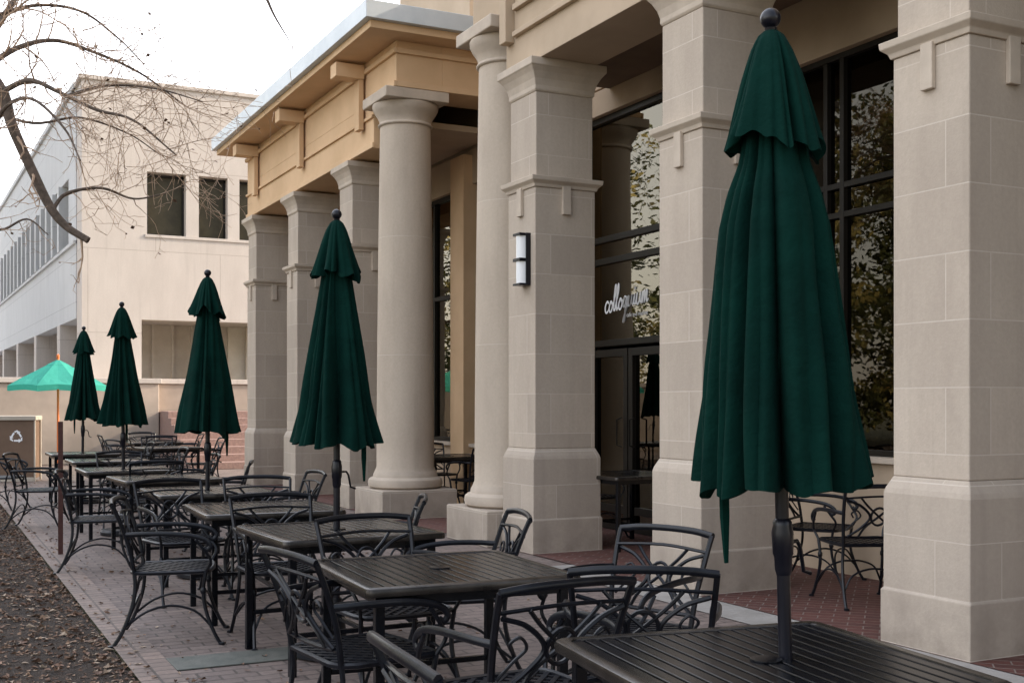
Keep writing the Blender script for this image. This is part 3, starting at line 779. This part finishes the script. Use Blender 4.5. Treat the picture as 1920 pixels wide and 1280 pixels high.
# leafy trees across the lawn (seen mirrored in the glass)
def leafy():
    root = thing('evergreen_tree', (-12,31,0))
    b = MB(); b.tube([(0,0,-.1),(.1,0,2),(.0,.1,6),(.1,.1,12)], [.34,.28,.2,.06], 10)
    for k in range(20):
        a = k*2.4; z = 1.8+k*.5; b.tube([(0,0,z),(1.1*math.cos(a),1.1*math.sin(a),z+.5),(2.4*math.cos(a),2.4*math.sin(a),z+.8)], [.09,.05,.02], 6)
    obj('trunk', b.mesh('trunk', BARK, True), root)
    b = MB()
    for c in range(190):
        a = random.random()*6.28; z = random.uniform(.9, 14); R = 4.0*math.sqrt(max(.05, 1-((z-5.5)/9)**2))*random.uniform(.3,1)
        cx_, cy_ = R*math.cos(a), R*math.sin(a); s0 = random.uniform(.35,.8)
        mi = random.choice((0,0,1))
        for i in range(58):
            p = Vector((cx_+random.gauss(0,s0*.6), cy_+random.gauss(0,s0*.6), z+random.gauss(0,s0*.45)))
            u = Vector((random.gauss(0,1),random.gauss(0,1),random.gauss(0,1))).normalized(); w = u.orthogonal().normalized()
            s = random.uniform(.09,.17)
            b.add([p-u*s, p+w*s*.5, p+u*s, p-w*s*.5], [(0,1,2,3)], mi)
    obj('crown', b.mesh('crown', [GREENLEAF, YLEAF]), root)
    return root
TR = leafy()
for i, (x, y) in enumerate([(-12,31),(-8,38),(-16,38),(-18,29),(-11,45),(-15,24),(-7,50),(-20,20),(-22,34),(-13,52)]):
    o = TR if i == 0 else copy_tree(TR, (x,y,0), i*1.3)
    o['label'] = 'leafy olive green tree standing across the lawn'; o['category'] = 'tree'; o['group'] = 'leafy trees across the lawn'

# ------------------------------------------------------------------ light
sun_dir = Vector((1, -.22, .56)).normalized()
sl = bpy.data.lights.new('sun', 'SUN'); sl.energy = 5.0; sl.angle = r_(.5); sl.color = (1, .87, .70)
so = bpy.data.objects.new('sun', sl); COL.objects.link(so); so.rotation_euler = sun_dir.to_track_quat('Z','Y').to_euler(); so.location = (20,0,30)
w = bpy.data.worlds.new('World'); S.world = w; w.use_nodes = True
nt = w.node_tree; bg = nt.nodes['Background']
sk = nt.nodes.new('ShaderNodeTexSky'); sk.sky_type = 'NISHITA'; sk.sun_disc = False
sk.sun_elevation = math.asin(sun_dir.z); sk.sun_rotation = math.atan2(sun_dir.x, sun_dir.y)
sk.dust_density = 4; sk.air_density = 1; sk.ozone_density = 1
hs = nt.nodes.new('ShaderNodeHueSaturation'); hs.inputs['Saturation'].default_value = .8; hs.inputs['Value'].default_value = 2.0
nt.links.new(sk.outputs[0], hs.inputs['Color'])
# bright warm haze, strongest over the open plaza to the north-west, bluer overhead
tc = nt.nodes.new('ShaderNodeTexCoord')
dt = nt.nodes.new('ShaderNodeVectorMath'); dt.operation = 'DOT_PRODUCT'
dt.inputs[1].default_value = Vector((-.62, .78, .0)).normalized(); nt.links.new(tc.outputs['Generated'], dt.inputs[0])
mr = nt.nodes.new('ShaderNodeMapRange'); mr.interpolation_type = 'SMOOTHSTEP'
mr.inputs[1].default_value = -.7; mr.inputs[2].default_value = .75; mr.inputs[3].default_value = .24; mr.inputs[4].default_value = 2.1
nt.links.new(dt.outputs['Value'], mr.inputs[0])
sx2 = nt.nodes.new('ShaderNodeSeparateXYZ'); nt.links.new(tc.outputs['Generated'], sx2.inputs[0])
hm = nt.nodes.new('ShaderNodeMix'); hm.data_type = 'RGBA'; nt.links.new(sx2.outputs[2], hm.inputs[0])
hm.inputs[6].default_value = (7.3, 6.75, 6.15, 1); hm.inputs[7].default_value = (5.8, 6.1, 6.8, 1)
hc = nt.nodes.new('ShaderNodeVectorMath'); hc.operation = 'SCALE'; nt.links.new(hm.outputs[2], hc.inputs[0])
nt.links.new(mr.outputs[0], hc.inputs['Scale'])
hz = nt.nodes.new('ShaderNodeMix'); hz.data_type = 'RGBA'; hz.blend_type = 'ADD'; hz.inputs[0].default_value = 1
nt.links.new(hc.outputs[0], hz.inputs[7])
nt.links.new(hs.outputs[0], hz.inputs[6]); nt.links.new(hz.outputs[2], bg.inputs[0]); bg.inputs[1].default_value = .15

S.view_settings.view_transform = 'Standard'; S.view_settings.look = 'None'; S.view_settings.exposure = 0
cam = bpy.data.cameras.new('camera'); co = bpy.data.objects.new('camera', cam); COL.objects.link(co)
cam.lens = 41.1; cam.sensor_width = 36; cam.shift_y = .060; cam.clip_end = 2000; cam.clip_start = .05
co.location = (0, 0, 1.435); co.rotation_euler = (math.pi/2, 0, -math.radians(26.8))
S.camera = co
